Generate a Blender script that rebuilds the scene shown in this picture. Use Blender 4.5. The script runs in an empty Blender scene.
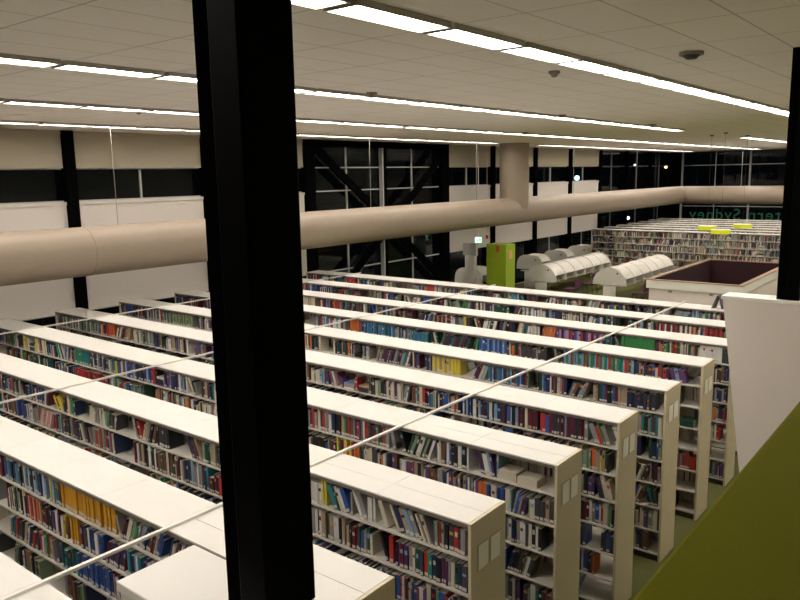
import bpy, math, random
from mathutils import Vector, Matrix
C = bpy.context.scene.collection
R = random.Random(7)

# ------------------------------------------------------------------ camera
F_PX, YAW, PITCH, ROLL, CZ = 742.3821, 0.6745, -0.1663, -0.0183, 4.8919
def cam_axes():
    fwd = Vector((-math.sin(YAW)*math.cos(PITCH), math.cos(YAW)*math.cos(PITCH), math.sin(PITCH)))
    right = Vector((math.cos(YAW), math.sin(YAW), 0)); up = right.cross(fwd)
    c, s = math.cos(ROLL), math.sin(ROLL)
    return right*c+up*s, -right*s+up*c, fwd
AX = cam_axes()
cd = bpy.data.cameras.new('camera'); cam = bpy.data.objects.new('camera', cd); C.objects.link(cam)
cd.sensor_width = 36; cd.lens = F_PX/800*36; cd.clip_start = .05; cd.clip_end = 400
M = Matrix.Identity(4)
for i in range(3):
    M[i][0] = AX[0][i]; M[i][1] = AX[1][i]; M[i][2] = -AX[2][i]
M[2][3] = CZ
cam.matrix_world = M
bpy.context.scene.camera = cam
def px(x, y, z):
    d = Vector((x, y, z-CZ)); w = d.dot(AX[2])
    if w < .1: return (-999, -999, 1)
    return 400+F_PX*d.dot(AX[0])/w, 300-F_PX*d.dot(AX[1])/w, w

# ------------------------------------------------------------------ materials
MATS = {}
def mat(name, col, rough=.6, metal=0, noise=0, nscale=40, bump=0, emit=0, spec=.5):
    if name in MATS: return MATS[name]
    m = bpy.data.materials.new(name); m.use_nodes = True
    nt = m.node_tree; b = nt.nodes['Principled BSDF']
    b.inputs['Base Color'].default_value = (*col, 1); b.inputs['Roughness'].default_value = rough
    b.inputs['Metallic'].default_value = metal; b.inputs['Specular IOR Level'].default_value = spec
    if noise or bump:
        tc = nt.nodes.new('ShaderNodeTexCoord'); n = nt.nodes.new('ShaderNodeTexNoise')
        n.inputs['Scale'].default_value = nscale; n.inputs['Detail'].default_value = 3
        nt.links.new(tc.outputs['Object'], n.inputs['Vector'])
        if noise:
            mx = nt.nodes.new('ShaderNodeMix'); mx.data_type = 'RGBA'
            mx.inputs['A'].default_value = (*[c*(1-noise) for c in col], 1)
            mx.inputs['B'].default_value = (*[min(1, c*(1+noise)) for c in col], 1)
            nt.links.new(n.outputs['Fac'], mx.inputs['Factor']); nt.links.new(mx.outputs['Result'], b.inputs['Base Color'])
        if bump:
            bp = nt.nodes.new('ShaderNodeBump'); bp.inputs['Strength'].default_value = bump; bp.inputs['Distance'].default_value = .01
            nt.links.new(n.outputs['Fac'], bp.inputs['Height']); nt.links.new(bp.outputs['Normal'], b.inputs['Normal'])
    if emit:
        b.inputs['Emission Color'].default_value = (*col, 1); b.inputs['Emission Strength'].default_value = emit
    MATS[name] = m; return m
white = mat('white_powder_coat', (.665,.655,.605), .5, noise=.04, nscale=6)
shelfm = mat('shelf_enamel', (.60,.57,.50), .5, noise=.04, nscale=8)
panelm = mat('end_panel_beige', (.60,.53,.37), .55, noise=.04, nscale=5)
stripm = mat('edge_strip_brown', (.16,.135,.11), .5)
kick = mat('kick_plate_dark', (.05,.045,.04), .6)
cardm = mat('label_card_paper', (.88,.86,.76), .6, noise=.08, nscale=30)
cardf = mat('card_frame', (.50,.46,.34), .5)
black = mat('black_steel', (.0025,.0025,.0026), .7, spec=0)
gloss_black = mat('black_gloss_steel', (.0025,.0025,.0025), .4, bump=.05, nscale=9, spec=.02)
dimrail = mat('dim_grey_mullion', (.13,.13,.13), .5)
railm = mat('grey_mullion', (.42,.42,.40), .5)
ductm = mat('duct_paint', (.31,.25,.185), .5, noise=.05, nscale=3)
blindm = mat('blind_fabric', (.60,.56,.50), .85, noise=.03, nscale=25, bump=.05)
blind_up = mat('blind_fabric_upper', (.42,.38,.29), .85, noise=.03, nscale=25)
wallm = mat('wall_paint', (.82,.78,.70), .8, noise=.03, nscale=4)
plaster = mat('white_plaster', (.82,.74,.68), .7, noise=.03, nscale=3)
capm = mat('white_capping', (.90,.88,.82), .45)
greenm = mat('green_felt', (.185,.185,.008), .95, noise=.12, nscale=120, bump=.15, spec=.1)
carpet = mat('green_carpet', (.13,.135,.05), .97, noise=.3, nscale=60, bump=.3, spec=.1)
maroon = mat('maroon_lining', (.03,.004,.008), .8, noise=.1, nscale=8)
timber = mat('timber_rail', (.36,.22,.12), .45, noise=.25, nscale=18)
wirem = mat('galvanised_bar', (.70,.68,.62), .35, metal=.3)
carrelm = mat('carrel_white', (.66,.64,.57), .5, noise=.03, nscale=5)
limem = mat('lime_panel', (.30,.42,.02), .5, noise=.05, nscale=3)
purple = mat('purple_fabric', (.09,.02,.06), .9)
darkm = mat('dark_plastic', (.03,.03,.03), .5)
redm = mat('red_print', (.55,.08,.05), .5)
pinkm = mat('pink_print', (.75,.35,.22), .6)
paper = mat('page_paper', (.55,.50,.41), .8, noise=.15, nscale=200)
sticker = mat('call_label', (.58,.56,.50), .6)
letterm = mat('green_lettering', (.05,.26,.15), .5, emit=.035)  # faint glow added to the vinyl so it reads against the night
detm = mat('detector_plastic', (.28,.25,.20), .6)
housem = mat('light_housing', (.45,.42,.38), .5)
yellowL = mat('yellow_lamp_shade', (.62,.64,.01), .5, emit=.28)
yellowT = mat('lamp_top', (.9,.9,.7), .5, emit=.35)
exitm = mat('exit_face', (.55,1,.72), .5, emit=2.2)
exitg = mat('exit_green', (.01,.25,.08), .5)
lampB = mat('lamp_blue_white', (.35,.75,1), .5, emit=9)
lampW = mat('lamp_white', (.9,.95,1), .5, emit=5)
lampO = mat('lamp_orange', (1,.62,.32), .5, emit=5)

def ceiling_mat():
    m = bpy.data.materials.new('ceiling_tiles'); m.use_nodes = True; nt = m.node_tree; b = nt.nodes['Principled BSDF']
    N = nt.nodes.new; L = nt.links.new
    tc = N('ShaderNodeTexCoord'); sp = N('ShaderNodeSeparateXYZ'); L(tc.outputs['Object'], sp.inputs[0])
    def mth(op, a, v=None, v2=None):
        n = N('ShaderNodeMath'); n.operation = op
        for i, q in enumerate((a, v, v2)):
            if q is None: continue
            if isinstance(q, (int, float)): n.inputs[i].default_value = q
            else: L(q, n.inputs[i])
        return n.outputs[0]
    # 3.6 m module: light strip .3 + six tiles of .55
    t = mth('ADD', sp.outputs[0], 3.4+36*3+.15); t = mth('MODULO', t, 3.6)
    u = mth('SUBTRACT', t, .3); u = mth('ADD', u, 5.5); u = mth('MODULO', u, .55)
    du = mth('ABSOLUTE', mth('SUBTRACT', u, .275)); lx = mth('GREATER_THAN', du, .275-.006)
    v = mth('ADD', sp.outputs[1], 110-4.84); v = mth('MODULO', v, 1.1)
    dv = mth('ABSOLUTE', mth('SUBTRACT', v, .55)); ly = mth('GREATER_THAN', dv, .55-.007)
    ln = mth('MAXIMUM', lx, ly)
    no = N('ShaderNodeTexNoise'); no.inputs['Scale'].default_value = 3; L(tc.outputs['Object'], no.inputs['Vector'])
    c1 = N('ShaderNodeMix'); c1.data_type = 'RGBA'; c1.inputs['A'].default_value = (.89,.83,.76,1); c1.inputs['B'].default_value = (.92,.86,.79,1)
    L(no.outputs['Fac'], c1.inputs['Factor'])
    c2 = N('ShaderNodeMix'); c2.data_type = 'RGBA'; c2.inputs['B'].default_value = (.50,.45,.38,1)
    L(ln, c2.inputs['Factor']); L(c1.outputs['Result'], c2.inputs['A']); L(c2.outputs['Result'], b.inputs['Base Color'])
    b.inputs['Roughness'].default_value = .85
    return m
def glass_mat():
    m = bpy.data.materials.new('night_glass'); m.use_nodes = True; nt = m.node_tree; nt.nodes.clear()
    N = nt.nodes.new; L = nt.links.new
    o = N('ShaderNodeOutputMaterial'); mx = N('ShaderNodeMixShader'); t = N('ShaderNodeBsdfTransparent'); g = N('ShaderNodeBsdfGlossy')
    t.inputs[0].default_value = (.8,.85,.85,1); g.inputs['Color'].default_value = (.8,.85,.85,1); g.inputs['Roughness'].default_value = .03
    f = N('ShaderNodeFresnel'); f.inputs[0].default_value = 1.4
    ge = N('ShaderNodeNewGeometry'); iv = N('ShaderNodeMath'); iv.operation = 'SUBTRACT'; iv.inputs[0].default_value = 1; L(ge.outputs['Backfacing'], iv.inputs[1])
    ml = N('ShaderNodeMath'); ml.operation = 'MULTIPLY'; L(f.outputs[0], ml.inputs[0]); L(iv.outputs[0], ml.inputs[1])
    L(ml.outputs[0], mx.inputs[0]); L(t.outputs[0], mx.inputs[1]); L(g.outputs[0], mx.inputs[2]); L(mx.outputs[0], o.inputs[0])
    return m
def tube_mat():
    m = bpy.data.materials.new('fluorescent_diffuser'); m.use_nodes = True; nt = m.node_tree; nt.nodes.clear()
    N = nt.nodes.new; L = nt.links.new
    o = N('ShaderNodeOutputMaterial'); e = N('ShaderNodeEmission'); tc = N('ShaderNodeTexCoord'); sp = N('ShaderNodeSeparateXYZ')
    L(tc.outputs['Object'], sp.inputs[0])
    w = N('ShaderNodeMath'); w.operation = 'MULTIPLY'; w.inputs[1].default_value = 70; L(sp.outputs[0], w.inputs[0])
    c = N('ShaderNodeMath'); c.operation = 'COSINE'; L(w.outputs[0], c.inputs[0])
    s = N('ShaderNodeMath'); s.operation = 'MULTIPLY_ADD'; s.inputs[1].default_value = .35; s.inputs[2].default_value = 1; L(c.outputs[0], s.inputs[0])
    k = N('ShaderNodeMath'); k.operation = 'MULTIPLY'; k.inputs[1].default_value = TUBE; L(s.outputs[0], k.inputs[0])
    e.inputs[0].default_value = (1.0,.91,.83,1); L(k.outputs[0], e.inputs[1]); L(e.outputs[0], o.inputs[0])
    return m
TUBE = 24
ceilm = ceiling_mat(); glassm = glass_mat(); tubem = tube_mat()

# book colours: name -> rgb
BC = dict(navy=(.015,.03,.09), blue=(.03,.09,.32), pale_blue=(.22,.36,.52), teal=(.015,.20,.24), dark_green=(.015,.07,.035), green=(.04,.26,.07),
          maroon=(.12,.012,.022), red=(.42,.03,.03), orange=(.62,.15,.03), gold=(.62,.30,.015), yellow=(.68,.56,.06), brown=(.15,.075,.04),
          tan=(.42,.30,.18), cream=(.62,.56,.44), white=(.72,.70,.66), grey=(.27,.27,.26), charcoal=(.05,.05,.055), black=(.010,.010,.011),
          purple=(.12,.05,.20), pink=(.62,.22,.32), violet=(.07,.03,.12), sage=(.22,.30,.20))
BN = list(BC); BM = [mat('cover_'+n, tuple(min(.8, c*.96+.004) for c in BC[n]), .5) for n in BN]; BI = {n: i for i, n in enumerate(BN)}
PAPER_I, STICK_I = len(BM), len(BM)+1
BOOKMATS = BM+[paper, sticker]
NEARPAL = ['navy']*9+['blue']*5+['pale_blue']*3+['teal']*3+['dark_green']*4+['green']*2+['maroon']*7+['red']*3+['orange']*1+['yellow']*1+['brown']*5+['tan']*5+['cream']*8+['white']*8+['grey']*10+['charcoal']*9+['black']*12+['purple']*1+['violet']*1+['sage']*3

# ------------------------------------------------------------------ helpers
class MB:
    def __init__(s): s.v = []; s.f = []; s.mi = []
    def box(s, x0, x1, y0, y1, z0, z1, mi=0, tf=None):
        b = len(s.v)
        vs = [(x0,y0,z0),(x1,y0,z0),(x1,y1,z0),(x0,y1,z0),(x0,y0,z1),(x1,y0,z1),(x1,y1,z1),(x0,y1,z1)]
        if tf: vs = [tf(q) for q in vs]
        s.v += vs
        s.f += [(b,b+3,b+2,b+1),(b+4,b+5,b+6,b+7),(b,b+1,b+5,b+4),(b+1,b+2,b+6,b+5),(b+2,b+3,b+7,b+6),(b+3,b,b+4,b+7)]
        s.mi += list(mi) if isinstance(mi, (tuple, list)) else [mi]*6
        return s
    def prism(s, pts, axis, a, b, mi=0):     # polygon extruded along an axis
        n = len(pts); k = len(s.v)
        def mk(p, t):
            if axis == 'y': return (p[0], t, p[1])
            if axis == 'x': return (t, p[0], p[1])
            return (p[0], p[1], t)
        s.v += [mk(p, a) for p in pts]+[mk(p, b) for p in pts]
        s.f += [tuple(range(k, k+n)), tuple(range(k+2*n-1, k+n-1, -1))]
        s.f += [(k+(i+1)%n, k+i, k+n+i, k+n+(i+1)%n) for i in range(n)]
        s.mi += [mi]*(n+2); return s
    def tube(s, p0, p1, r, n=16, mi=0, caps=True, r1=None):
        p0, p1 = Vector(p0), Vector(p1); d = (p1-p0).normalized()
        u = d.orthogonal().normalized() if abs(d.z) > .9 else d.cross(Vector((0,0,1))).normalized(); w = d.cross(u); k = len(s.v)
        for p, rr in ((p0, r), (p1, r if r1 is None else r1)):
            for i in range(n):
                a = 2*math.pi*i/n; s.v.append(tuple(p+u*math.cos(a)*rr+w*math.sin(a)*rr))
        s.f += [(k+i, k+(i+1)%n, k+n+(i+1)%n, k+n+i) for i in range(n)]; s.mi += [mi]*n
        if caps: s.f += [tuple(range(k+n-1, k-1, -1)), tuple(range(k+n, k+2*n))]; s.mi += [mi]*2
        return s
    def sweep(s, pts, r, n=28):          # mitred pipe through points
        P = [Vector(p) for p in pts]; k0 = len(s.v)
        for j, p in enumerate(P):
            d0 = (P[j]-P[j-1]).normalized() if j else (P[1]-P[0]).normalized()
            d1 = (P[j+1]-P[j]).normalized() if j < len(P)-1 else d0
            d = (d0+d1).normalized(); h = d.cross(Vector((0,0,1))).normalized(); cs = max(.3, d.dot(d0))
            for i in range(n):
                a = 2*math.pi*i/n; s.v.append(tuple(p+h*math.cos(a)*r/cs+Vector((0,0,1))*math.sin(a)*r))
        for j in range(len(P)-1):
            for i in range(n):
                a, b = k0+j*n+i, k0+j*n+(i+1)%n; s.f.append((a, b, b+n, a+n)); s.mi.append(0)
        return s
    def build(s, name, mats, parent=None, smooth=False, bevel=0, loc=None):
        me = bpy.data.meshes.new(name); me.from_pydata(s.v, [], s.f)
        if not isinstance(mats, (list, tuple)): mats = [mats]
        for m in mats: me.materials.append(m)
        me.polygons.foreach_set('material_index', s.mi)
        if smooth: me.polygons.foreach_set('use_smooth', [True]*len(s.f))
        me.update()
        o = bpy.data.objects.new(name, me); C.objects.link(o)
        if loc: o.location = loc
        if parent: o.parent = parent
        if bevel:
            md = o.modifiers.new('bevel', 'BEVEL'); md.width = bevel; md.segments = 2; md.limit_method = 'ANGLE'
        if smooth:
            md = o.modifiers.new('edges', 'EDGE_SPLIT'); md.split_angle = .7
        return o
def tag(o, label=None, cat=None, group=None, kind=None):
    for k, v in (('label', label), ('category', cat), ('group', group), ('kind', kind)):
        if v: o[k] = v
    return o
def empty(name, loc, rz=0):
    o = bpy.data.objects.new(name, None); C.objects.link(o); o.location = loc; o.rotation_euler.z = rz; o.empty_display_size = .2
    return o
def kids(o): return [c for c in bpy.data.objects if c.parent == o]
def copy_tree(o, parent=None, cache={}):
    c = o.copy(); C.objects.link(c); c.parent = parent
    for ch in list(o.children): copy_tree(ch, c)
    return c
def st(name, mb, m, parent=None, **k):
    o = mb.build(name, m, parent, **k)
    if not parent: o['kind'] = 'structure'
    return o
ORD = lambda n: '%d%s' % (n, 'th' if 10 <= n % 100 <= 20 else {1:'st',2:'nd',3:'rd'}.get(n % 10, 'th'))
WORDS = 'first second third fourth fifth sixth seventh eighth ninth tenth eleventh twelfth thirteenth'.split()

# ------------------------------------------------------------------ dimensions
XE, XL, Y0, SP, W, H = -2.914, -15.03, 3.5373, 1.4446, .519, 2.25
XW, YF, ZC = -16.2, 47.9, 6.0
FR = lambda k: Y0+SP*k-W
# stair void
VX0, VX1, VY0, VY1 = -9.25, -6.1, 25.25, 32.4

# ------------------------------------------------------------------ shell
fl = MB()
fl.box(XW-.2, VX0+.05, -4, YF+.2, -.2, 0).box(VX1-.05, 5, -4, YF+.2, -.2, 0).box(VX0+.05, VX1-.05, -4, VY0+.05, -.2, 0).box(VX0+.05, VX1-.05, VY1-.05, YF+.2, -.2, 0)
st('floor', fl, carpet)
st('ceiling', MB().box(XW-.2, 5, -4, YF+.2, ZC, ZC+.2), ceilm)
st('wall_right', MB().box(5, 5.2, -4, YF+.2, 0, ZC), wallm)
st('wall_back', MB().box(XW-.2, 5.2, -4.2, -4, 0, ZC), mat('dark_back_wall', (.05,.048,.045), .8))
# raised gallery the photographer stands on
st('floor_gallery', MB().box(-.45, 5, -4, 7.8, 2.8, 3.05), carpet)
st('wall_parapet', MB().box(-.53, .62, -3.9, 7.8, 2.9, 4.0), greenm, bevel=.012)
# white raking wing walls with capping, columns stand on them
for i, (ya, yb) in enumerate(((7.87, 8.15), (1.14, 1.44))):
    w = st('wall_wing_%d' % (i+1), MB().prism([(-1.58,0),(-.56,0),(-.56,3.59),(-2.085,3.59)], 'y', ya+.004, yb-.004), plaster)
    st('wall_cap_%d' % (i+1), MB().box(-2.10, -.56, ya, yb, 3.592, 3.625), capm, bevel=.004)
    w['kind'] = 'structure'
def column(x0, x1, y0, y1, label):
    t = empty('steel_column', ((x0+x1)/2, (y0+y1)/2, 3.627))
    tag(t, label, 'column', 'black gallery columns')
    hx, hy = (x1-x0)/2, (y1-y0)/2
    MB().box(-.02, hx, -hy, hy, 0, ZC-3.629).build('box_section', gloss_black, t, bevel=.004)
    MB().box(-hx, -.022, -hy+.012, hy-.01, 0, ZC-3.629).build('channel', black, t, bevel=.003)
column(-1.703, -1.513, 1.262, 1.455, 'thick glossy black steel column in the foreground dividing the view')
column(-1.60, -1.40, 7.91, 8.11, 'black steel column at the right edge standing on the white wing wall')

# left glazed wall
edges = [1.3, 4.9, 8.54, 12.22, 15.95, 23.0, 26.4, 30.0, 33.5, 37.0, 40.6, 44.2, YF]
blind_bays = {1,2,3,5,6,7,8}
n_blind = 0
names_bay = {1:'leftmost', 2:'second from left', 3:'just left of the foreground column', 5:'just right of the cross braced bay', 6:'behind the vertical duct branch', 7:'between vertical duct and the far corner', 8:'next to the dark far corner'}
for i in range(len(edges)-1):
    a, b = edges[i], edges[i+1]
    if b < 4: continue
    w = empty('window_%d' % i, (XW-.15, (a+b)/2, 0)); w['kind'] = 'structure'
    h = (b-a)/2
    MB().box(-.006, .006, -h+.02, h-.02, .1, ZC).build('pane', glassm, w)
    f = MB()
    zs = (.05, 1.93, 4.45, 5.17)
    rw = .018 if i < 9 else .01
    for z in (zs if i < 9 else (.05, 5.17)): f.box(.01, .06, -h+.02, h-.02, z-rw, z+rw)
    ms = [0] if i != 4 else [-h/2+.05, h/2-.05]
    if i >= 9: ms = [0]
    for m_ in ms: f.box(.01, .055, m_-.022, m_+.022, .07, ZC)
    f.build('frame', railm if i < 9 else dimrail, w)
k = 0
for i, y in enumerate(edges):
    if y < 4: continue
    k += 1; wd = .12 if y < 34 else .09
    if y > 37.5: wd = .04
    if abs(y-23) < .1 or abs(y-15.95) < .1: wd = .2
    st('trim_%d' % k, MB().box(XW-.12, XW+.12, y-wd, y+wd, 0, ZC-.002), black)
# cross braced bay
k += 1; st('trim_%d' % k, MB().box(XW-.1, XW+.06, 19.38, 19.43, 0, ZC-.002), railm)
k += 1; st('trim_%d' % k, MB().box(XW-.1, XW+.07, 19.44, 19.58, 0, ZC-.002), black)
def brace(p0, p1, hw, x0, x1, m):
    global k
    k += 1
    d = Vector((p1[0]-p0[0], p1[1]-p0[1])).normalized(); n = Vector((-d.y, d.x))*hw
    pts = [(p0[0]+n.x, p0[1]+n.y), (p0[0]-n.x, p0[1]-n.y), (p1[0]-n.x, p1[1]-n.y), (p1[0]+n.x, p1[1]+n.y)]
    st('trim_%d' % k, MB().prism(pts, 'x', x0, x1), m)
brace((16.15, 5.75), (22.8, .9), .13, XW+.13, XW+.2, black)
brace((22.8, 5.75), (16.15, .7), .13, XW+.21, XW+.28, black)
brace((22.2, 5.0), (16.6, .7), .022, XW+.07, XW+.1, railm)  # pale strip imitating a reflection along the diagonal, not a real member
k += 1; st('trim_%d' % k, MB().box(XW-.05, XW+.11, 16.16, 22.79, ZC-.2, ZC-.004), black)
# roller blinds
for i in sorted(blind_bays):
    a, b = edges[i]+.13, edges[i+1]-.13
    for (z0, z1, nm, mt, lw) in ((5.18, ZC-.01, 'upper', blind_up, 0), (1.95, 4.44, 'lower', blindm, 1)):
        t = empty('roller_blind', (XW+.01, (a+b)/2, z0)); h = (b-a)/2
        tag(t, '%s pale roller blind over the glazed wall, %s' % (nm, names_bay[i]), 'roller blind', 'roller blinds on the glazed wall')
        MB().box(-.004, .004, -h, h, .02, z1-z0-.03).build('fabric', mt, t)
        MB().box(-.014, .014, -h, h, 0, .022).build('bottom_rail', mt, t)
        MB().box(-.035, .035, -h, h, z1-z0-.07, z1-z0).build('head_box', mt, t)

# far glazed wall
xs = [XW, -15.5, -11.55, -7.6, -3.65, .3, 5]
for i in range(len(xs)-1):
    a, b = xs[i], xs[i+1]
    w = empty('window_%d' % (20+i), ((a+b)/2, YF+.1, 0)); w['kind'] = 'structure'; h = (b-a)/2
    MB().box(-h+.04, h-.04, -.006, .006, .1, ZC).build('pane', glassm, w)
    f = MB()
    for z in (.05, 2.68, 5.17): f.box(-h+.04, h-.04, -.06, -.01, z-.022, z+.022)
    if h > 1: f.box(-.018, .018, -.05, -.01, .07, ZC)
    f.build('frame', railm if h > 1 else black, w)
for x in xs[1:-1]:
    k += 1; st('trim_%d' % k, MB().box(x-.04, x+.04, YF-.05, YF+.12, 0, ZC-.002), railm)
k += 1; st('trim_%d' % k, MB().box(XW, XW+.5, YF-.1, YF+.2, 0, ZC-.002), black)

# mirrored lettering on the outside of the far glass
def text_mesh(body, size=.97, space=1.12):
    cu = bpy.data.curves.new('lettering', 'FONT'); cu.body = body; cu.size = size; cu.extrude = .01; cu.space_character = space
    tmp = bpy.data.objects.new('lettering_source', cu); me = bpy.data.meshes.new_from_object(tmp); bpy.data.objects.remove(tmp)
    x = [v.co.x for v in me.vertices]
    return me, (min(x), max(x)) if x else (0, 0)
SIGN = 'Western Sydney'
total = text_mesh(SIGN)[1][1]
so = empty('window_lettering', (-15.0, YF+.15, 1.86)); so.rotation_euler = (math.pi/2, 0, math.pi)
tag(so, 'green lettering reading Western Sydney, seen mirrored on the far glazed wall', 'sign')
for i, ch_ in enumerate(SIGN):
    if ch_ == ' ': continue
    me, ext = text_mesh(ch_); right = text_mesh(SIGN[:i+1])[1][1]
    me.materials.clear(); me.materials.append(letterm)
    o = bpy.data.objects.new('letter_'+ch_.lower(), me); C.objects.link(o); o.parent = so; o.location = (right-ext[1]-total, 0, 0)

# ------------------------------------------------------------------ duct
DX, DZ, DR, DY = -14.3, 3.49, .495, 43.9
duct = empty('ventilation_duct', (DX, 25, DZ-DR)); tag(duct, 'big round beige ventilation duct running along the glazed walls', 'duct')
def dp(mb, name, m=ductm, **kk):
    mb.v = [(x-DX, y-25, z-(DZ-DR)) for x, y, z in mb.v]; return mb.build(name, m, duct, **kk)
dp(MB().sweep([(DX,-3.9,DZ),(DX,7.72,DZ)], DR), 'pipe_section', smooth=True)
dp(MB().sweep([(DX,7.74,DZ),(DX,DY-.0,DZ),(4.9,DY,DZ)], DR), 'pipe_section', smooth=True)
dp(MB().tube((DX,7.71,DZ), (DX,7.75,DZ), DR+.006, 28), 'joint_ring', smooth=True)
dp(MB().tube((DX,24.93,DZ+.1), (DX,24.93,ZC-.001), .55, 32), 'branch_pipe', smooth=True)
for y in (8.5, 16.6, 22.3, 30, 37.2): dp(MB().tube((DX,y,DZ+DR-.01), (DX,y,ZC-.001), .006, 8), 'hanger_rod', detm)
for x in (-11, -5): dp(MB().tube((x,DY,DZ+DR-.01), (x,DY,ZC-.001), .008, 8), 'hanger_rod', wirem)

# ------------------------------------------------------------------ ceiling lights
LP = 1.1
prot = empty('ceiling_light', (0,0,0))
MB().box(-.15,.15,-LP/2+.03,LP/2-.03,-.012,0).box(-.15,-.135,-LP/2+.03,LP/2-.03,-.043,-.012).box(.135,.15,-LP/2+.03,LP/2-.03,-.043,-.012)\
    .box(-.135,.135,-LP/2+.03,-LP/2+.05,-.043,-.012).box(-.135,.135,LP/2-.05,LP/2-.03,-.043,-.012).build('housing', housem, prot)
MB().box(-.133,.133,-LP/2+.052,LP/2-.052,-.024,-.014).build('diffuser', tubem, prot)
first = True
lines = [(-3.4, 'line nearest the camera', [(-3.6, 44)]), (-7.0, 'second line from the camera', [(-3.6, 22.3), (28.4, 46)]),
         (-10.6, 'third line from the camera', [(-3.6, 46)]), (-14.2, 'line nearest the glazed wall', [(-3.6, 46)]), (.2, 'unseen added line right of the gallery', [(7.5, 46)])]  # last line is out of view, added to brighten end panels and wing wall
for X, nm, segs in lines:
    n = 0
    for a, b in segs:
        y = 4.76-8*LP+LP/2
        while y < b-.5:
            if y > a and not (X == -14.2 and abs(y-25.1) < 1.2):
                n += 1; o = prot if first else copy_tree(prot); first = False
                o.location = (X, y, ZC-.001)
                tag(o, 'recessed fluorescent ceiling light, %s from the near end, %s' % (ORD(n), nm), 'ceiling light', 'fluorescent ceiling lights')
            y += LP
# detectors
for x, y, lab, r in ((-2.39,7.5,'largest round ceiling detector, beside the brightest light line',.09), (-3.95,7.75,'small round detector left of the brightest light line',.05),
                  (-6.7,7.85,'detector beside the second light line, just right of the black column',.06), (-6.75,13.6,'detector beside the second light line, centre of ceiling',.06),
                  (-6.65,18.2,'detector close to the far end of the second light line',.07), (-10.5,13.4,'small detector beside the third light line',.06),
                  (-10.3,18.5,'detector above the vertical duct beside third light line',.08), (-10.9,7.0,'small detector near the left blinds',.05)):
    t = empty('smoke_detector', (x, y, ZC-.001)); tag(t, lab, 'smoke detector', 'ceiling detectors')
    MB().tube((0,0,-.03), (0,0,0), r*1.25, 20).build('base', detm, t, smooth=True)
    MB().tube((0,0,-.065), (0,0,-.03), r*.5, 20, r1=r*.95).build('sensor_dome', darkm if r > .085 else detm, t, smooth=True)

# ------------------------------------------------------------------ shelving rows
NB = 13; BW = (XE-XL-.06)/NB
ZS = [1.96, 1.65, 1.345, 1.035, .725, .415, .11]      # board tops, level 0 = highest
def make_row():
    t = empty('shelving_row', (XE, 0, 0))             # local: x from 0 to -12.116, y from 0 to W
    L = XE-XL
    e = MB().box(-.03, 0, 0, W, 0, H-.0).build('end_panel', panelm, t, bevel=.004)
    for ya in (.09, .27):
        c = MB().box(.001, .006, ya, ya+.155, 1.82, 2.045).build('card_holder', cardf, e)
        MB().box(.0065, .008, ya+.008, ya+.147, 1.83, 2.035).build('label_card', cardm, c)
    MB().box(-L, -L+.03, 0, W, 0, H).build('end_panel', panelm, t, bevel=.004)
    for b in range(NB):
        x1 = -.03-b*BW; x0 = x1-BW
        m = MB()
        if b in (0, 1): m.box(x0+.002, x1-.002, .005, W*.47, H-.028, H).box(x0+.002, x1-.002, W*.47+.005, W-.005, H-.028, H)
        else: m.box(x0+.002, x1-.002, .005, W-.005, H-.028, H)
        m.build('top_panel', white, t)
        for z in ZS:
            MB().box(x0+.002, x1-.002, .001, W-.001, z-.020, z).build('shelf', shelfm, t)
        MB().box(x0+.002, x1-.002, .03, W-.03, .002, .08).build('kick_plate', kick, t)
    for ya in (.0, W-.004):
        MB().box(-L+.032, -.032, ya, ya+.004, H-.040, H-.012).build('edge_strip', stripm, t)
    for b in range(1, NB):
        x = -.03-b*BW
        MB().box(x-.02, x+.02, W/2-.012, W/2+.012, .0, H-.03).build('upright', shelfm, t)
    return t
rows = {}
row0 = make_row()
ROWN = {-1:'first', 0:'second', 1:'third', 2:'fourth', 3:'fifth', 4:'sixth', 5:'seventh', 6:'eighth', 7:'ninth', 8:'tenth'}
ROWL = {-1:'long white-topped bookshelf row cut by the bottom left corner, nearest the camera', 0:'second nearest long bookshelf row, with a block of gold volumes on its top shelf',
        1:'third nearest bookshelf row, white papers leaning on its top shelf, carded end panel', 2:'fourth nearest bookshelf row, standing behind the row with leaning white papers',
        3:'fifth nearest bookshelf row, with an even maroon and green set on top', 4:'sixth nearest bookshelf row, its end panel left of the last fully seen one',
        5:'seventh nearest bookshelf row, last with its carded end panel in full view', 6:'eighth nearest bookshelf row, bright green set near its right end',
        7:'ninth nearest bookshelf row, second from the back of the near group', 8:'tenth bookshelf row, rearmost of the near group, below the green kiosk'}
for k_ in range(-1, 9):
    o = row0 if k_ == -1 else copy_tree(row0)
    o.location = (XE, FR(k_), 0); rows[k_] = o
    tag(o, ROWL[k_], 'bookshelf', 'long rows of library shelving')
FY0 = 32.87; FARN = 7; FXE = -2.60
for j in range(FARN):
    o = copy_tree(row0); o.location = (-2.60, FY0+j*1.46, 0)
    tag(o, ('frontmost bookshelf row of the far block, all its shelves of books in view' if j == 0 else
            'far block bookshelf row, %s behind its frontmost row, only the top showing' % ORD(j) if j < FARN-1 else 'rearmost bookshelf row of the far block, against the far glass'), 'bookshelf', 'far rows of library shelving')

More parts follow.
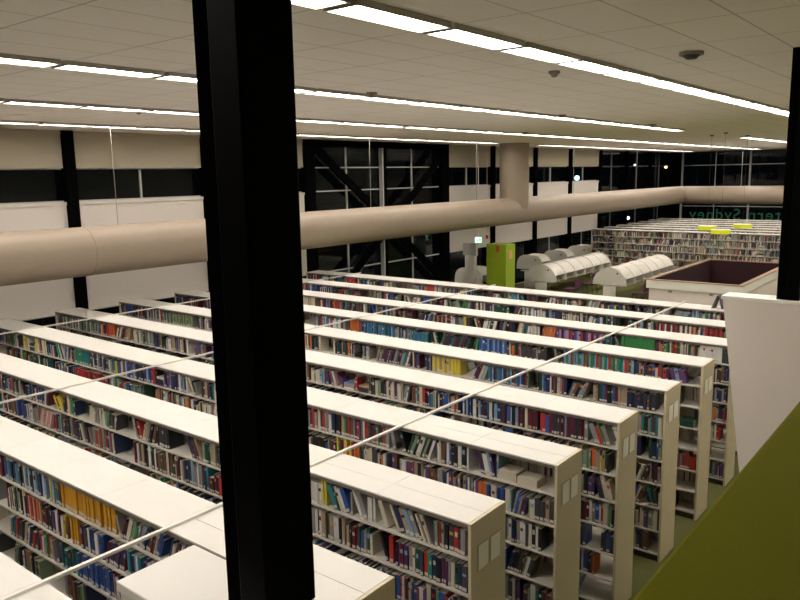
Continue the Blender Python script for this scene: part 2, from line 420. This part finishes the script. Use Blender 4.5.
# ------------------------------------------------------------------ books
# special runs: (row, level) -> list of (x0, x1, colours, mode, height)
SPECIAL = {
 (0,0): [(-7.6,-6.45,['blue','navy','cream','pale_blue','teal','white','black'],0,0), (-6.42,-5.52,['gold'],0,.26), (-5.5,-4.6,['navy','black','brown','navy','maroon','tan','blue','grey','pale_blue'],'r',0)],
 (0,1): [(-7.1,-6.85,['orange','red','tan'],0,.24), (-6.4,-6.18,['gold'],0,.25), (-6.17,-6.1,['maroon'],0,.23), (-6.05,-5.75,['white','blue','navy','blue'],0,.22), (-5.72,-5.45,['maroon','violet','navy'],'r',.22), (-5.4,-5.0,['white','teal','navy','purple','pale_blue'],0,0)],
 (0,2): [(-6.6,-6.2,['teal','dark_green','maroon'],0,0), (-6.2,-5.7,['blue','navy','blue','blue'],0,.22)],
 (1,0): [(-4.75,-4.56,['white'],0,.2), (-4.56,-4.47,['yellow'],0,.24), (-4.46,-4.2,['teal','dark_green','cream','white','blue','cream'],'l',.22), (-4.16,-3.98,['white','white','grey'],'l',.26),
         (-3.9,-3.8,['cream','grey'],'l',.24), (-3.76,-3.3,['cream','navy','tan','pale_blue','grey','black','white','tan','cream','grey'],'l',.235), (-3.25,-3.0,['red','maroon','grey','black','charcoal'],0,.21)],
 (1,1): [(-4.75,-4.25,['grey','white','white','black','white','tan','dark_green','brown'],0,.24), (-3.76,-3.71,['red'],0,.24), (-3.7,-3.0,['black','purple','maroon','violet','grey','cream','dark_green','navy','charcoal','red','green','teal','navy'],0,.22)],
 (1,2): [(-4.6,-3.0,['white','purple','white','black','grey','navy','blue','red'],0,0)],
 (2,0): [(-6.1,-5.85,['red','grey','cream','charcoal'],0,0), (-5.6,-4.95,['green','charcoal','red','brown','grey','navy','red','purple','yellow'],0,0), (-4.93,-4.8,['grey','grey'],'l',.25),
         (-4.75,-4.4,['dark_green','sage','black','white','cream'],'r',.24), (-3.55,-3.3,['cream'],'f',.2)],
 (2,1): [(-5.0,-3.8,['grey','navy','white','purple','brown','red','purple','tan','black'],0,0), (-3.8,-3.7,['orange'],0,.23), (-3.69,-3.4,['blue','navy','cream','pale_blue','navy'],0,.22)],
 (2,2): [(-3.6,-3.3,['white','navy','navy','grey'],0,.24), (-3.28,-3.08,['white','charcoal','white','black','white','black'],0,.23)],
 (3,0): [(-4.95,-4.15,['blue','white','black','pale_blue','navy','navy','maroon','black'],0,.22), (-3.78,-3.3,['maroon','maroon','navy','dark_green','maroon','black','maroon','grey','violet'],0,.245)],
 (4,0): [(-7.7,-6.9,['navy','violet','grey','teal','maroon'],'r',0), (-6.45,-6.05,['yellow','tan'],0,.24), (-6.05,-5.95,['yellow'],0,.25), (-5.55,-4.9,['teal','blue','pale_blue','navy','brown'],0,.23),
         (-3.8,-3.55,['black','dark_green','blue','maroon'],0,.23), (-3.54,-3.42,['tan'],0,.25)],
 (5,0): [(-9.56,-9.22,['orange'],0,.25), (-9.2,-8.35,['teal','navy','pale_blue','blue'],0,.23), (-7.35,-6.6,['dark_green','green','violet','maroon','navy'],'r',.22), (-6.55,-6.0,['blue','pale_blue','blue'],0,.24), (-5.0,-3.9,['pale_blue','green','teal','pale_blue','red','green','brown'],0,.23)],
 (6,0): [(-5.9,-5.0,['purple','pale_blue','pink','violet','red','navy'],0,.22), (-4.66,-4.1,['green'],0,.24), (-3.4,-3.1,['white'],0,.25)],
 (7,0): [(-4.6,-4.1,['red','charcoal','white','maroon'],0,.22), (-3.75,-3.45,['red','maroon'],0,.23), (-9.9,-9.7,['blue'],0,.23)],
 (8,0): [(-13.5,-13.2,['red'],0,.24), (-10.85,-10.6,['red'],0,.24)],
 (2,0.5): [],
 (3,'x'): [],
}
SPECIAL[(2,0)] += [(-11.6,-11.15,['teal','green'],0,.24)]
SPECIAL[(2,1)] += [(-11.6,-10.6,['red','maroon','red'],0,.22)]
SPECIAL[(3,0)] += [(-13.1,-12.85,['red','orange'],0,.23), (-14.9,-13.4,['sage','grey','dark_green','white'],0,.22)]
SPECIAL[(4,0)] += [(-14.8,-14.5,['blue'],0,.24), (-13.2,-12.4,['sage','brown','green'],0,.22)]
SPECIAL[(1,1)] += [(-9.9,-9.55,['pink','cream','tan'],'r',.24)]
books = []    # dict(kind...)
FARPAL = ['brown']*7+['charcoal']*8+['black']*7+['grey']*9+['tan']*6+['cream']*6+['maroon']*5+['navy']*4+['dark_green']*3+['sage']*3+['white']*3+['teal']*1+['red']*1  # duller covers: the weaker light at the far block is put into their colour
def lay_bay(rk, lv, xa, xb, y, z, sgn, out, seed, bay):
    """fill one compartment left to right; sgn +1 = spine faces -y"""
    rr = random.Random(seed)
    COMMON = FARPAL if rk >= 100 else NEARPAL
    theme = [rr.choice(COMMON) for _ in range(5)]
    x = xa+.004; lim = xb-.004
    spec = [s for s in SPECIAL.get((rk, lv), []) if s[0] < xb and s[1] > xa] if sgn > 0 else []
    fill = rr.choice([1, 1, .97, .93, .85, .7, .5]) if lv < 3 else rr.choice([1,.9,.75,.55,.35]) if lv < 5 else rr.choice([.9,.6,.4,.2])
    end = xa+(xb-xa)*fill
    baseh = rr.uniform(.2, .25)
    skip_p = .05
    while x < lim-.012:
        sp = next((s for s in spec if s[0] <= x < s[1]), None)
        nx = min([s[0] for s in spec if s[0] > x]+[lim])
        if sp:
            cols, mode, hh = sp[2], sp[3], sp[4]; stop = min(sp[1], lim)
        else:
            if x > end and not any(s[0] > x for s in spec): break
            cols, mode, hh = None, 0, 0; stop = min(nx, lim)
            mode = rr.choices([0,'r','l','gap','f'], [66,13,10,10,3])[0]
            if mode == 'gap':
                x += rr.uniform(.03,.14); continue
            if mode: stop = min(stop, x+rr.uniform(.12,.3))
            else: stop = min(stop, x+rr.uniform(.15,.5))
            if rr.random() < .35: c0 = rr.choice(COMMON); cols = [c0, c0, rr.choice(theme)]
            if rr.random() < .3: baseh = rr.uniform(.19, .26)
        if stop-x < .012: x = stop+.001; continue
        if mode == 'f':
            zz = z+.001; wd = min(rr.uniform(.16,.22), lim-x-.002)
            if wd < .12: mode = 0
            else:
                for q in range(rr.randint(2,4)):
                    t = rr.uniform(.015,.035); c = cols[q % len(cols)] if cols else rr.choice(COMMON)
                    out.append(dict(row=rk, lv=lv, bay=bay, x=x, y=y, z=zz, t=wd, h=t, d=.2*rr.uniform(.8,1), a=0, c=c, flat=1, sgn=sgn)); zz += t+.0005
                x += wd+.01; continue
        th = 0
        if mode == 'r': th = rr.uniform(.18,.42)
        if mode == 'l': th = -rr.uniform(.18,.5)
        q = 0; last_h = .2; started = False
        while x < stop-.01:
            t = rr.choice([.014,.018,.022,.026,.03,.035,.042,.05]); h = hh*rr.uniform(.97,1.02) if hh else min(.275, baseh*rr.uniform(.82,1.14))
            if cols and len(cols) <= 2 and hh: t = rr.choice([.03,.04,.045])
            c = cols[q % len(cols)] if cols and (hh or rr.random() < .8) else rr.choice(COMMON if rr.random() < .7 else theme)
            d = min(.235, h*.75)
            if th == 0:
                if x+t > lim: break
                out.append(dict(row=rk, lv=lv, bay=bay, x=x, y=y+rr.uniform(0,.018), z=z+.001, t=t, h=h, d=d, a=0, c=c, flat=0, sgn=sgn)); x += t+.0012
            elif th < 0:       # top leans left: pivot lower left
                if not started: x += h*math.sin(-th); started = True
                adv = t/math.cos(th)+.0008
                if x+t*math.cos(th)+.002 > lim: break
                out.append(dict(row=rk, lv=lv, bay=bay, x=x, y=y+rr.uniform(0,.015), z=z+.001, t=t, h=h, d=d, a=th, c=c, flat=0, sgn=sgn)); x += adv
            else:              # top leans right: pivot lower right
                adv = t/math.cos(th)+.0008
                if x+adv+h*math.sin(th) > lim: break
                out.append(dict(row=rk, lv=lv, bay=bay, x=x, y=y+rr.uniform(0,.015), z=z+.001, t=t, h=h, d=d, a=th, c=c, flat=0, sgn=sgn)); x += adv; last_h = h
            q += 1
        if th > 0 and q: x += last_h*math.sin(th)+.002
        if q == 0: x = max(x, stop-.01)+.012
    return
def bay_range(xe, b):
    x1 = xe-.03-b*BW-.002; x0 = xe-.03-(b+1)*BW+.002
    return x0, x1
for k_ in range(-1, 9):
    for b in range(NB):
        x0, x1 = bay_range(XE, b)
        for lv in range(7):
            lay_bay(k_, lv, x0, x1, FR(k_)+.012, ZS[lv], 1, books, k_*1000+b*10+lv, b)
            if lv < 2 or b < 2: lay_bay(k_, lv, x0, x1, FR(k_)+W-.012, ZS[lv], -1, books, 77000+k_*1000+b*10+lv, b)
for j in range(FARN):
    for b in range(NB):
        x0, x1 = bay_range(FXE, b)
        for lv in range(7 if j == 0 else 2):
            lay_bay(100+j, lv, x0, x1, FY0+j*1.46+.012, ZS[lv], 1, books, 900000+j*1000+b*10+lv, b)

def corners(bk):
    """world transform for a local book point (u across thickness, v depth, w height)"""
    a = bk['a']; ca, sa = math.cos(a), math.sin(a); t = bk['t']
    if a > 0:      # pivot lower right
        px_, off = bk['x']+t/ca, -t
        def f(q):
            u, v, w = q; u += off
            return (px_+u*ca+w*sa, bk['y']+v*bk['sgn'], bk['z']-u*sa+w*ca)
    else:
        px_ = bk['x']
        def f(q):
            u, v, w = q
            return (px_+u*ca+w*sa, bk['y']+v*bk['sgn'], bk['z']-u*sa+w*ca)
    return f
COL_X = (196, 313)
def visible_area(bk):
    if bk['sgn'] < 0: return 0
    f = corners(bk); t, h = bk['t'], bk['h']
    hit = 0
    for u in (.25, .75):
        for w in (.15, .4, .65, .9):
            X, Y, Z = f((t*u, 0, h*w)); sx, sy, d = px(X, Y, Z)
            if not (2 < sx < 798 and 2 < sy < 598): continue
            xl = 192+.06*sy; xr = 291+.041*sy
            if xl < sx < xr: continue
            if sx > 724+.095*(sy-296) and sy > 292: continue
            if sy > 600-(sx-626)*1.16: continue
            # row in front
            ok = True
            rk = bk['row']
            if rk < 100 and rk > -1:
                for yb in (FR(rk-1)+W, FR(rk-1)):
                    s_ = yb/Y; z_ = CZ+(Z-CZ)*s_; x_ = X*s_
                    if z_ < H+.005 and x_ < XE+.02: ok = False
            if rk >= 100:
                if rk > 100: ok = False
                if sy > 600 or (sx > 645 and sy > 262-(sx-700)*.0) : ok = False
            if ok: hit += 1
    if not hit: return 0
    X, Y, Z = f((t/2, 0, h/2)); d = px(X, Y, Z)[2]
    return hit/8*t*h*.85/d/d*F_PX*F_PX
for bk in books: bk['vis'] = visible_area(bk)
order = sorted(books, key=lambda b: -b['vis'])
NIND = 300; NPART = 130
chosen = order[:NIND]
for i, b in enumerate(chosen): b['ind'] = i
print('books', len(books), 'visible', sum(b['vis'] > 2 for b in books), 'cut', order[NIND]['vis'])

def book_mesh(mb, bk, detail, tf, pages=True, label=True):
    t, h, d = bk['t'], bk['h'], bk['d']; ci = BI[bk['c']]; rr = random.Random(hash((round(bk['x'],4), bk['lv'], bk['row'])) & 0xffff)
    if bk['flat']:
        # lying on its side: spine still faces outwards
        mb.box(0, t, 0, d, 0, h, (ci,ci,ci,PAPER_I,PAPER_I,PAPER_I), tf); return
    fl_ = bk['sgn'] < 0
    top = PAPER_I if rr.random() < .7 else ci
    if not detail:
        mb.box(0, t, 0, d, 0, h, (ci, top, ci, ci, PAPER_I, ci), tf)
        if fl_:
            for q in range(len(mb.f)-6, len(mb.f)): mb.f[q] = tuple(reversed(mb.f[q]))
        if label and bk['vis'] > 1.2 and rr.random() < .55:
            mb.box(t*.08, t*.92, -.0008, .001, h*.06, h*.06+.026, STICK_I, tf)
        if bk['vis'] > 4:
            r3 = rr.random()
            if r3 < .3 and bk['c'] not in ('gold','green','orange'):
                c2 = rr.choice(['cream','gold','white','black','red','pale_blue','charcoal'])
                mb.box(t*.2, t*.8, -.0008, .001, h*rr.uniform(.6,.66), h*rr.uniform(.7,.84), BI[c2], tf)
        return
def cover_mb(bk):
    t, h, d = bk['t'], bk['h'], bk['d']; mb = MB(); ci = BI[bk['c']]
    if bk['flat']:
        e = min(.003, h*.12)
        mb.box(0,t,0,d,0,e,ci).box(0,t,0,d,h-e,h,ci).box(0,t,0,.004,e,h-e,ci); return mb
    e = min(.003, t*.12)
    # boards and a gently rounded spine
    mb.box(0, e, .003, d, 0, h, ci).box(t-e, t, .003, d, 0, h, ci)
    n = 4; prof = [(t*i/n, .003-.003*math.sin(math.pi*i/n)) for i in range(n+1)]
    prof += [(t, .006), (0, .006)]
    mb.prism(prof, 'z', 0, h, ci)
    return mb
def col_word(c): return c.replace('_', ' ')
LVN = ['top', 'second', 'third', 'fourth', 'fifth', 'sixth', 'lowest']
# ordinal from the right inside each compartment
comp = {}
for bk in books:
    if bk['sgn'] > 0: comp.setdefault((bk['row'], bk['lv'], bk['bay']), []).append(bk)
for v in comp.values():
    v.sort(key=lambda b: (-b['x'], -b['z']))
    for i, b in enumerate(v): b['ord'] = i+1
rest = MB()
for bk in books:
    f = corners(bk)
    if 'ind' not in bk: book_mesh(rest, bk, False, f); continue
    i = bk['ind']; t, h, d = bk['t'], bk['h'], bk['d']
    mb = cover_mb(bk); rr = random.Random(i)
    if bk['flat']: r0 = (0, 0, 0)
    parts = i < NPART
    e = min(.003, (h if bk['flat'] else t)*.12)
    if not parts:
        if bk['flat']: mb.box(.004, t-.004, .004, d-.004, e, h-e, PAPER_I)
        else: mb.box(e, t-e, .006, d-.004, .004, h-.004, PAPER_I)
        if not bk['flat']: mb.box(t*.1, t*.9, -.0012, .002, h*.05, h*.05+.028, STICK_I)
    if not bk['flat'] and rr.random() < .35 and bk['c'] not in ('gold','green','orange'):
        c2 = rr.choice(['cream','gold','white','black','pale_blue','charcoal'])
        mb.box(t*.18, t*.82, -.0012, .002, h*.62, h*rr.uniform(.7,.84), BI[c2])
    if bk['a'] > 0: mb.v = [(x-t, y, z) for x, y, z in mb.v]
    o = mb.build('book', BOOKMATS)
    o.location = f((t if bk['a'] > 0 else 0, 0, 0)); o.rotation_euler.y = bk['a']
    if parts:
        dx = -t if bk['a'] > 0 else 0
        if bk['flat']: MB().box(.004, t-.004, .0045, d-.004, e, h-e).build('page_block', paper, o)
        else:
            MB().box(e+dx, t-e+dx, .0065, d-.004, .004, h-.004).build('page_block', paper, o)
            MB().box(t*.1+dx, t*.9+dx, -.0012, .0024, h*.05, h*.05+.028).build('call_number_label', sticker, o)
    thick = 'slim' if t < .021 else 'thick' if t > .038 else 'medium'
    if bk['flat']: thick = 'flat-lying'
    elif bk['a']: thick = 'leaning'
    if bk['row'] < 100: where = '%s bay from end panel, %s row' % (ORD(bk['bay']+1), ROWN[bk['row']])
    else: where = '%s bay, frontmost far row' % ORD(bk['bay']+1)
    lab = '%s %s book, %s from right, %s shelf, %s' % (thick, col_word(bk['c']).replace(' ', '-'), ORD(bk['ord']), LVN[bk['lv']], where)
    tag(o, lab, 'book', 'books on the library shelves')
ro = rest.build('shelved_books', BOOKMATS)
tag(ro, 'all the remaining closely packed small library books filling the shelves behind and around', 'books', 'books on the library shelves', 'stuff')

# ------------------------------------------------------------------ tie bars over the rows
for x, ya, yb, lab in ((XE-.03-2*BW+.06, -1, 15.2, 'thin pale tie bar across the row tops, nearest to the end panels'),
                   (XE-.03-7*BW+.22, -1, 15.2, 'thin pale tie bar across the row tops, middle one of three'),
                   (XE-.03-12*BW+.55, -1, 15.2, 'thin pale tie bar across the row tops, nearest the glazed wall')):
    o = MB().box(x-.016, x+.016, ya, yb, H+.001, H+.022).build('tie_bar', wirem); tag(o, lab, 'tie bar', 'tie bars across the shelving')

# small stand of two dark folders on the last near row
t = empty('folder_stand', (-4.0, FR(8)+.3, H+.001)); tag(t, 'small dark tent-shaped stand on the last near bookshelf row top', 'stand')
for s_ in (-1, 1):
    MB().prism([(s_*.07, 0), (s_*.12, 0), (s_*.022, .25), (s_*.003, .25)][::s_], 'y', -.1, .1).build('panel', mat('stand_slate', (.07,.06,.075), .6), t)

# ------------------------------------------------------------------ stairwell balustrade
t = empty('stairwell_balustrade', ((VX0+VX1)/2, (VY0+VY1)/2, 0)); tag(t, 'white box balustrade with timber rim around the maroon stairwell', 'balustrade')
cx, cy = (VX0+VX1)/2, (VY0+VY1)/2; hx, hy = (VX1-VX0)/2, (VY1-VY0)/2
def ring(mb, ox, oy, wd, z0, z1):
    mb.box(-ox, ox, -oy, -oy+wd, z0, z1).box(-ox, ox, oy-wd, oy, z0, z1).box(-ox, -ox+wd, -oy+wd, oy-wd, z0, z1).box(ox-wd, ox, -oy+wd, oy-wd, z0, z1); return mb
ring(MB(), hx-.09, hy-.09, .06, .001, .88).build('lower_panel', plaster, t)
ring(MB(), hx-.01, hy-.01, .13, .885, 1.165).build('fascia', capm, t, bevel=.004)
ring(MB(), hx+.01, hy+.01, .16, 1.168, 1.2).build('timber_rim', timber, t, bevel=.006)
lin = MB(); ring(lin, hx-.152, hy-.152, .01, -2.6, 1.165); lin.box(-hx+.17, hx-.17, -hy+.17, hy-.17, -2.65, -2.6); lin.build('maroon_lining', maroon, t)
st_ = MB()
for q in range(14): st_.box(-hx+.2, 0, -hy+.6+q*.28, -hy+.88+q*.28, -2.58+q*.0, -2.4+q*.17)
st_.build('stair_flight', maroon, t)
for x_ in (-.75, .6): MB().box(x_-.06, x_+.06, -hy+.055, -hy+.088, .78, .84).build('panel_catch', detm, t)

# pendants over the stairwell
for i, (x, y, lab) in enumerate(((-7.39,25.6,'left yellow drum pendant lamp over the stairwell'), (-6.58,24.2,'nearest and lowest yellow drum pendant lamp of three'), (-6.62,26.9,'right yellow drum pendant lamp over the stairwell'))):
    t = empty('pendant_lamp', (x, y, 2.93)); tag(t, lab, 'pendant lamp', 'yellow pendant lamps')
    m = MB(); m.tube((0,0,0), (0,0,.13), .29, 28, caps=False); m.build('shade', yellowL, t, smooth=True)
    MB().tube((0,0,.118), (0,0,.128), .286, 28).build('top_disc', yellowT, t)
    MB().tube((0,0,.129), (0,0,ZC-2.95), .004, 6).build('cord', darkm, t)
    MB().tube((0,0,ZC-2.97), (0,0,ZC-2.931), .06, 16).build('ceiling_rose', darkm, t)

# ------------------------------------------------------------------ study carrels
def dome(r, zb, flat=1.0, n=18):
    return [(r*math.copysign(abs(math.cos(math.pi*i/n))**flat, math.cos(math.pi*i/n)), zb+r*1.0*(math.sin(math.pi*i/n))**flat) for i in range(n+1)]
def carrel_row(x, ys, label, r=.66, flat=1.0, name='study_carrel_row', group='study carrels', z0=.74, half=.46):
    t = empty(name, (x, ys[0], 0)); tag(t, label, 'study carrel', group)
    L = ys[-1]-ys[0]
    MB().box(-half, half, .02, L-.02, .70, .735).build('desktop', carrelm, t)
    for i, y in enumerate(ys):
        y_ = y-ys[0]
        d = MB().prism(dome(r, z0, flat), 'y', y_-.016, y_+.016).build('divider', carrelm, t)
        MB().tube((.30, y_-.03, z0+r*.68), (.30, y_-.017, z0+r*.68), .035, 10).build('bolt', darkm, d)
        if i in (0, len(ys)-1): MB().box(-.24, .24, y_-.015, y_+.015, .001, .70).build('pedestal', carrelm, t)
        if i < len(ys)-1:      # curved hood sheet between two dividers, open above the desk
            o_ = dome(r*.97, z0, flat, 24); i_ = dome(r*.94, z0, flat, 24); k1 = 3
            o_ = o_[k1:len(o_)-k1]; i_ = i_[k1:len(i_)-k1]
            h = MB()
            for q in range(len(o_)-1):
                h.prism([i_[q], o_[q], o_[q+1], i_[q+1]], 'y', y_+.017, ys[i+1]-ys[0]-.017)
            h.build('hood', carrelm, t)
    return t
carrel_row(-10.92, [26.1+.87*q for q in range(7)], 'long double row of white round-topped study carrels beside the stairwell')
carrel_row(-13.55, [25.75+.87*q for q in range(7)], 'long double row of white round-topped study carrels, left of the one by the stairwell')
for i, (x, y, lab) in enumerate(((-15.3, 23.3,'white study carrel by the window left of the green kiosk'), (-15.45, 28.3,'white window carrel just right of the green kiosk'), (-15.45, 30.7,'second white window carrel right of the green kiosk'), (-15.45, 33.1,'white window carrel farthest right, beside the far bookshelves'))):
    carrel_row(x, [y, y+.75], lab, r=.62, flat=.62, name='study_carrel', group='window carrels', z0=.8, half=.45)
o = MB().box(-.5,.5,-.4,.4,.70,.73).box(-.45,-.41,-.35,-.31,0,.70).box(.41,.45,-.35,-.31,0,.70).box(-.45,-.41,.31,.35,0,.70).box(.41,.45,.31,.35,0,.70).build('side_table', carrelm)
o.location = (-15.1, 21.6, .001); tag(o, 'small white table by the glazed wall left of the carrels', 'table')

# chairs
def chair():
    t = empty('study_chair', (0,0,0)); tag(t, 'x', 'chair', 'purple study chairs')
    MB().box(-.22,.22,-.22,.22,.43,.47).build('seat', purple, t, bevel=.01)
    MB().prism([(-.22,.52),(.22,.52),(.22,.80),(.17,.86),(-.17,.86),(-.22,.80)], 'y', .2, .23).build('backrest', purple, t)
    for sx in (-1,1):
        for sy in (-1,1): MB().tube((sx*.19, sy*.19, .43), (sx*.21, sy*.22, .0), .011, 8).build('leg', darkm, t)
        MB().tube((sx*.17, .215, .44), (sx*.17, .215, .56), .011, 8).build('back_post', darkm, t)
    return t
ch = chair(); first = True
for x, y, rz, lab in ((-9.95,26.6,-1.57,'purple chair at the first carrel beside the stairwell'), (-9.95,27.5,-1.5,'purple chair at the second carrel beside the stairwell'), (-9.95,29.2,-1.6,'purple chair at the fourth carrel beside the stairwell'),
                  (-12.5,26.3,-1.57,'purple chair under the near end of the left carrel row'), (-12.5,27.9,-1.6,'purple chair at the third carrel of the left row'), (-12.5,29.7,-1.5,'purple chair at the far end of the left carrel row'),
                  (-14.35,25.3,2.2,'purple chair right of the green kiosk, below the domed carrel end')):
    o = ch if first else copy_tree(ch); first = False
    o.location = (x, y, .001); o.rotation_euler.z = rz; o['label'] = lab

# green kiosk with two notices
t = empty('display_kiosk', (-13.95, 23.4, 0)); tag(t, 'tall lime green kiosk box standing behind the last near bookshelf row', 'kiosk')
MB().box(-.42,.40,-.32,.32,.001,2.37).build('body', limem, t, bevel=.006)
MB().prism([(-.03,2.32),(.13,2.32),(.13,2.18),(.05,2.04),(-.03,2.18)], 'y', -.328, -.321).build('red_notice', redm, t)
MB().box(.401,.407,-.12,.1,1.85,2.14).build('pink_notice', pinkm, t)
# pale pillar
t = empty('information_pillar', (-15.0, 23.2, 0)); tag(t, 'pale grey information pillar with square head, beside the green kiosk', 'pillar')
MB().box(-.34,.08,-.08,.08,.001,1.9).build('post', carrelm, t, bevel=.004)
MB().box(-.44,.14,-.06,.06,1.902,2.36).build('head_panel', mat('grey_board', (.42,.43,.38), .6), t)
# exit sign
t = empty('exit_sign', (-15.15, 23.75, 2.33)); t.rotation_euler.z = .45; tag(t, 'small glowing green and white exit sign hanging above the pillar', 'exit sign')
MB().box(-.13,.13,-.03,.03,0,.22).build('housing', darkm, t)
MB().box(-.12,.12,-.034,-.0305,.01,.21).build('lit_face', exitm, t)
MB().box(.04,.09,-.037,-.0345,.04,.18).box(-.07,-.04,-.037,-.0345,.13,.17).box(-.08,-.01,-.037,-.0345,.08,.12).box(-.06,0,-.037,-.0345,.04,.07).build('running_figure', exitg, t)
MB().tube((0,0,.22), (0,0,ZC-2.331), .01, 8).build('hanger_rod', wirem, t)
o = MB().box(-.05,.05,-.01,.01,0,.13).box(-.003,.003,-.003,.003,.131,ZC-2.46,1).build('fire_sign', [redm, wirem]); o.location = (-15.05, 24.2, 2.45); tag(o, 'tiny red square sign to the right of the exit sign', 'sign')

# lamps out in the night
for x, y, z, m, r, lab, zz in ((-28,59.4,4.4,lampB,.2,'bright blue-white lamp outside the glass above the carrels',1), (-28,71,.38,lampW,.16,'white lamp outside seen just above the far bookshelves',1),
                        (-28,81.1,5.26,lampO,.16,'orange lamp outside the upper far glass',1), (-28,72.3,5.48,lampW,.1,'faint white lamp outside the upper glass, left of the orange one',1)):
    t = empty('outdoor_lamp', (x, y, -2)); tag(t, lab, 'street lamp', 'lamps outside in the night')
    MB().tube((0,0,0), (0,0,z+2-r), .06, 8).build('pole', black, t)
    m_ = MB(); n = 10
    rings = [(r*math.sin(math.pi*i/n), z+2-r*math.cos(math.pi*i/n)) for i in range(n+1)]
    for i in range(n): m_.tube((0,0,rings[i][1]), (0,0,rings[i+1][1]), max(rings[i][0],.001), 14, caps=False, r1=max(rings[i+1][0],.001))
    m_.build('lamp_head', m, t)

# ------------------------------------------------------------------ world and view
w = bpy.data.worlds.new('night'); bpy.context.scene.world = w; w.use_nodes = True
w.node_tree.nodes['Background'].inputs[0].default_value = (.5,.6,.8,1); w.node_tree.nodes['Background'].inputs[1].default_value = .002
vs = bpy.context.scene.view_settings
vs.view_transform = 'Standard'; vs.look = 'None'; vs.gamma = 1; vs.use_curve_mapping = False; vs.exposure = 0
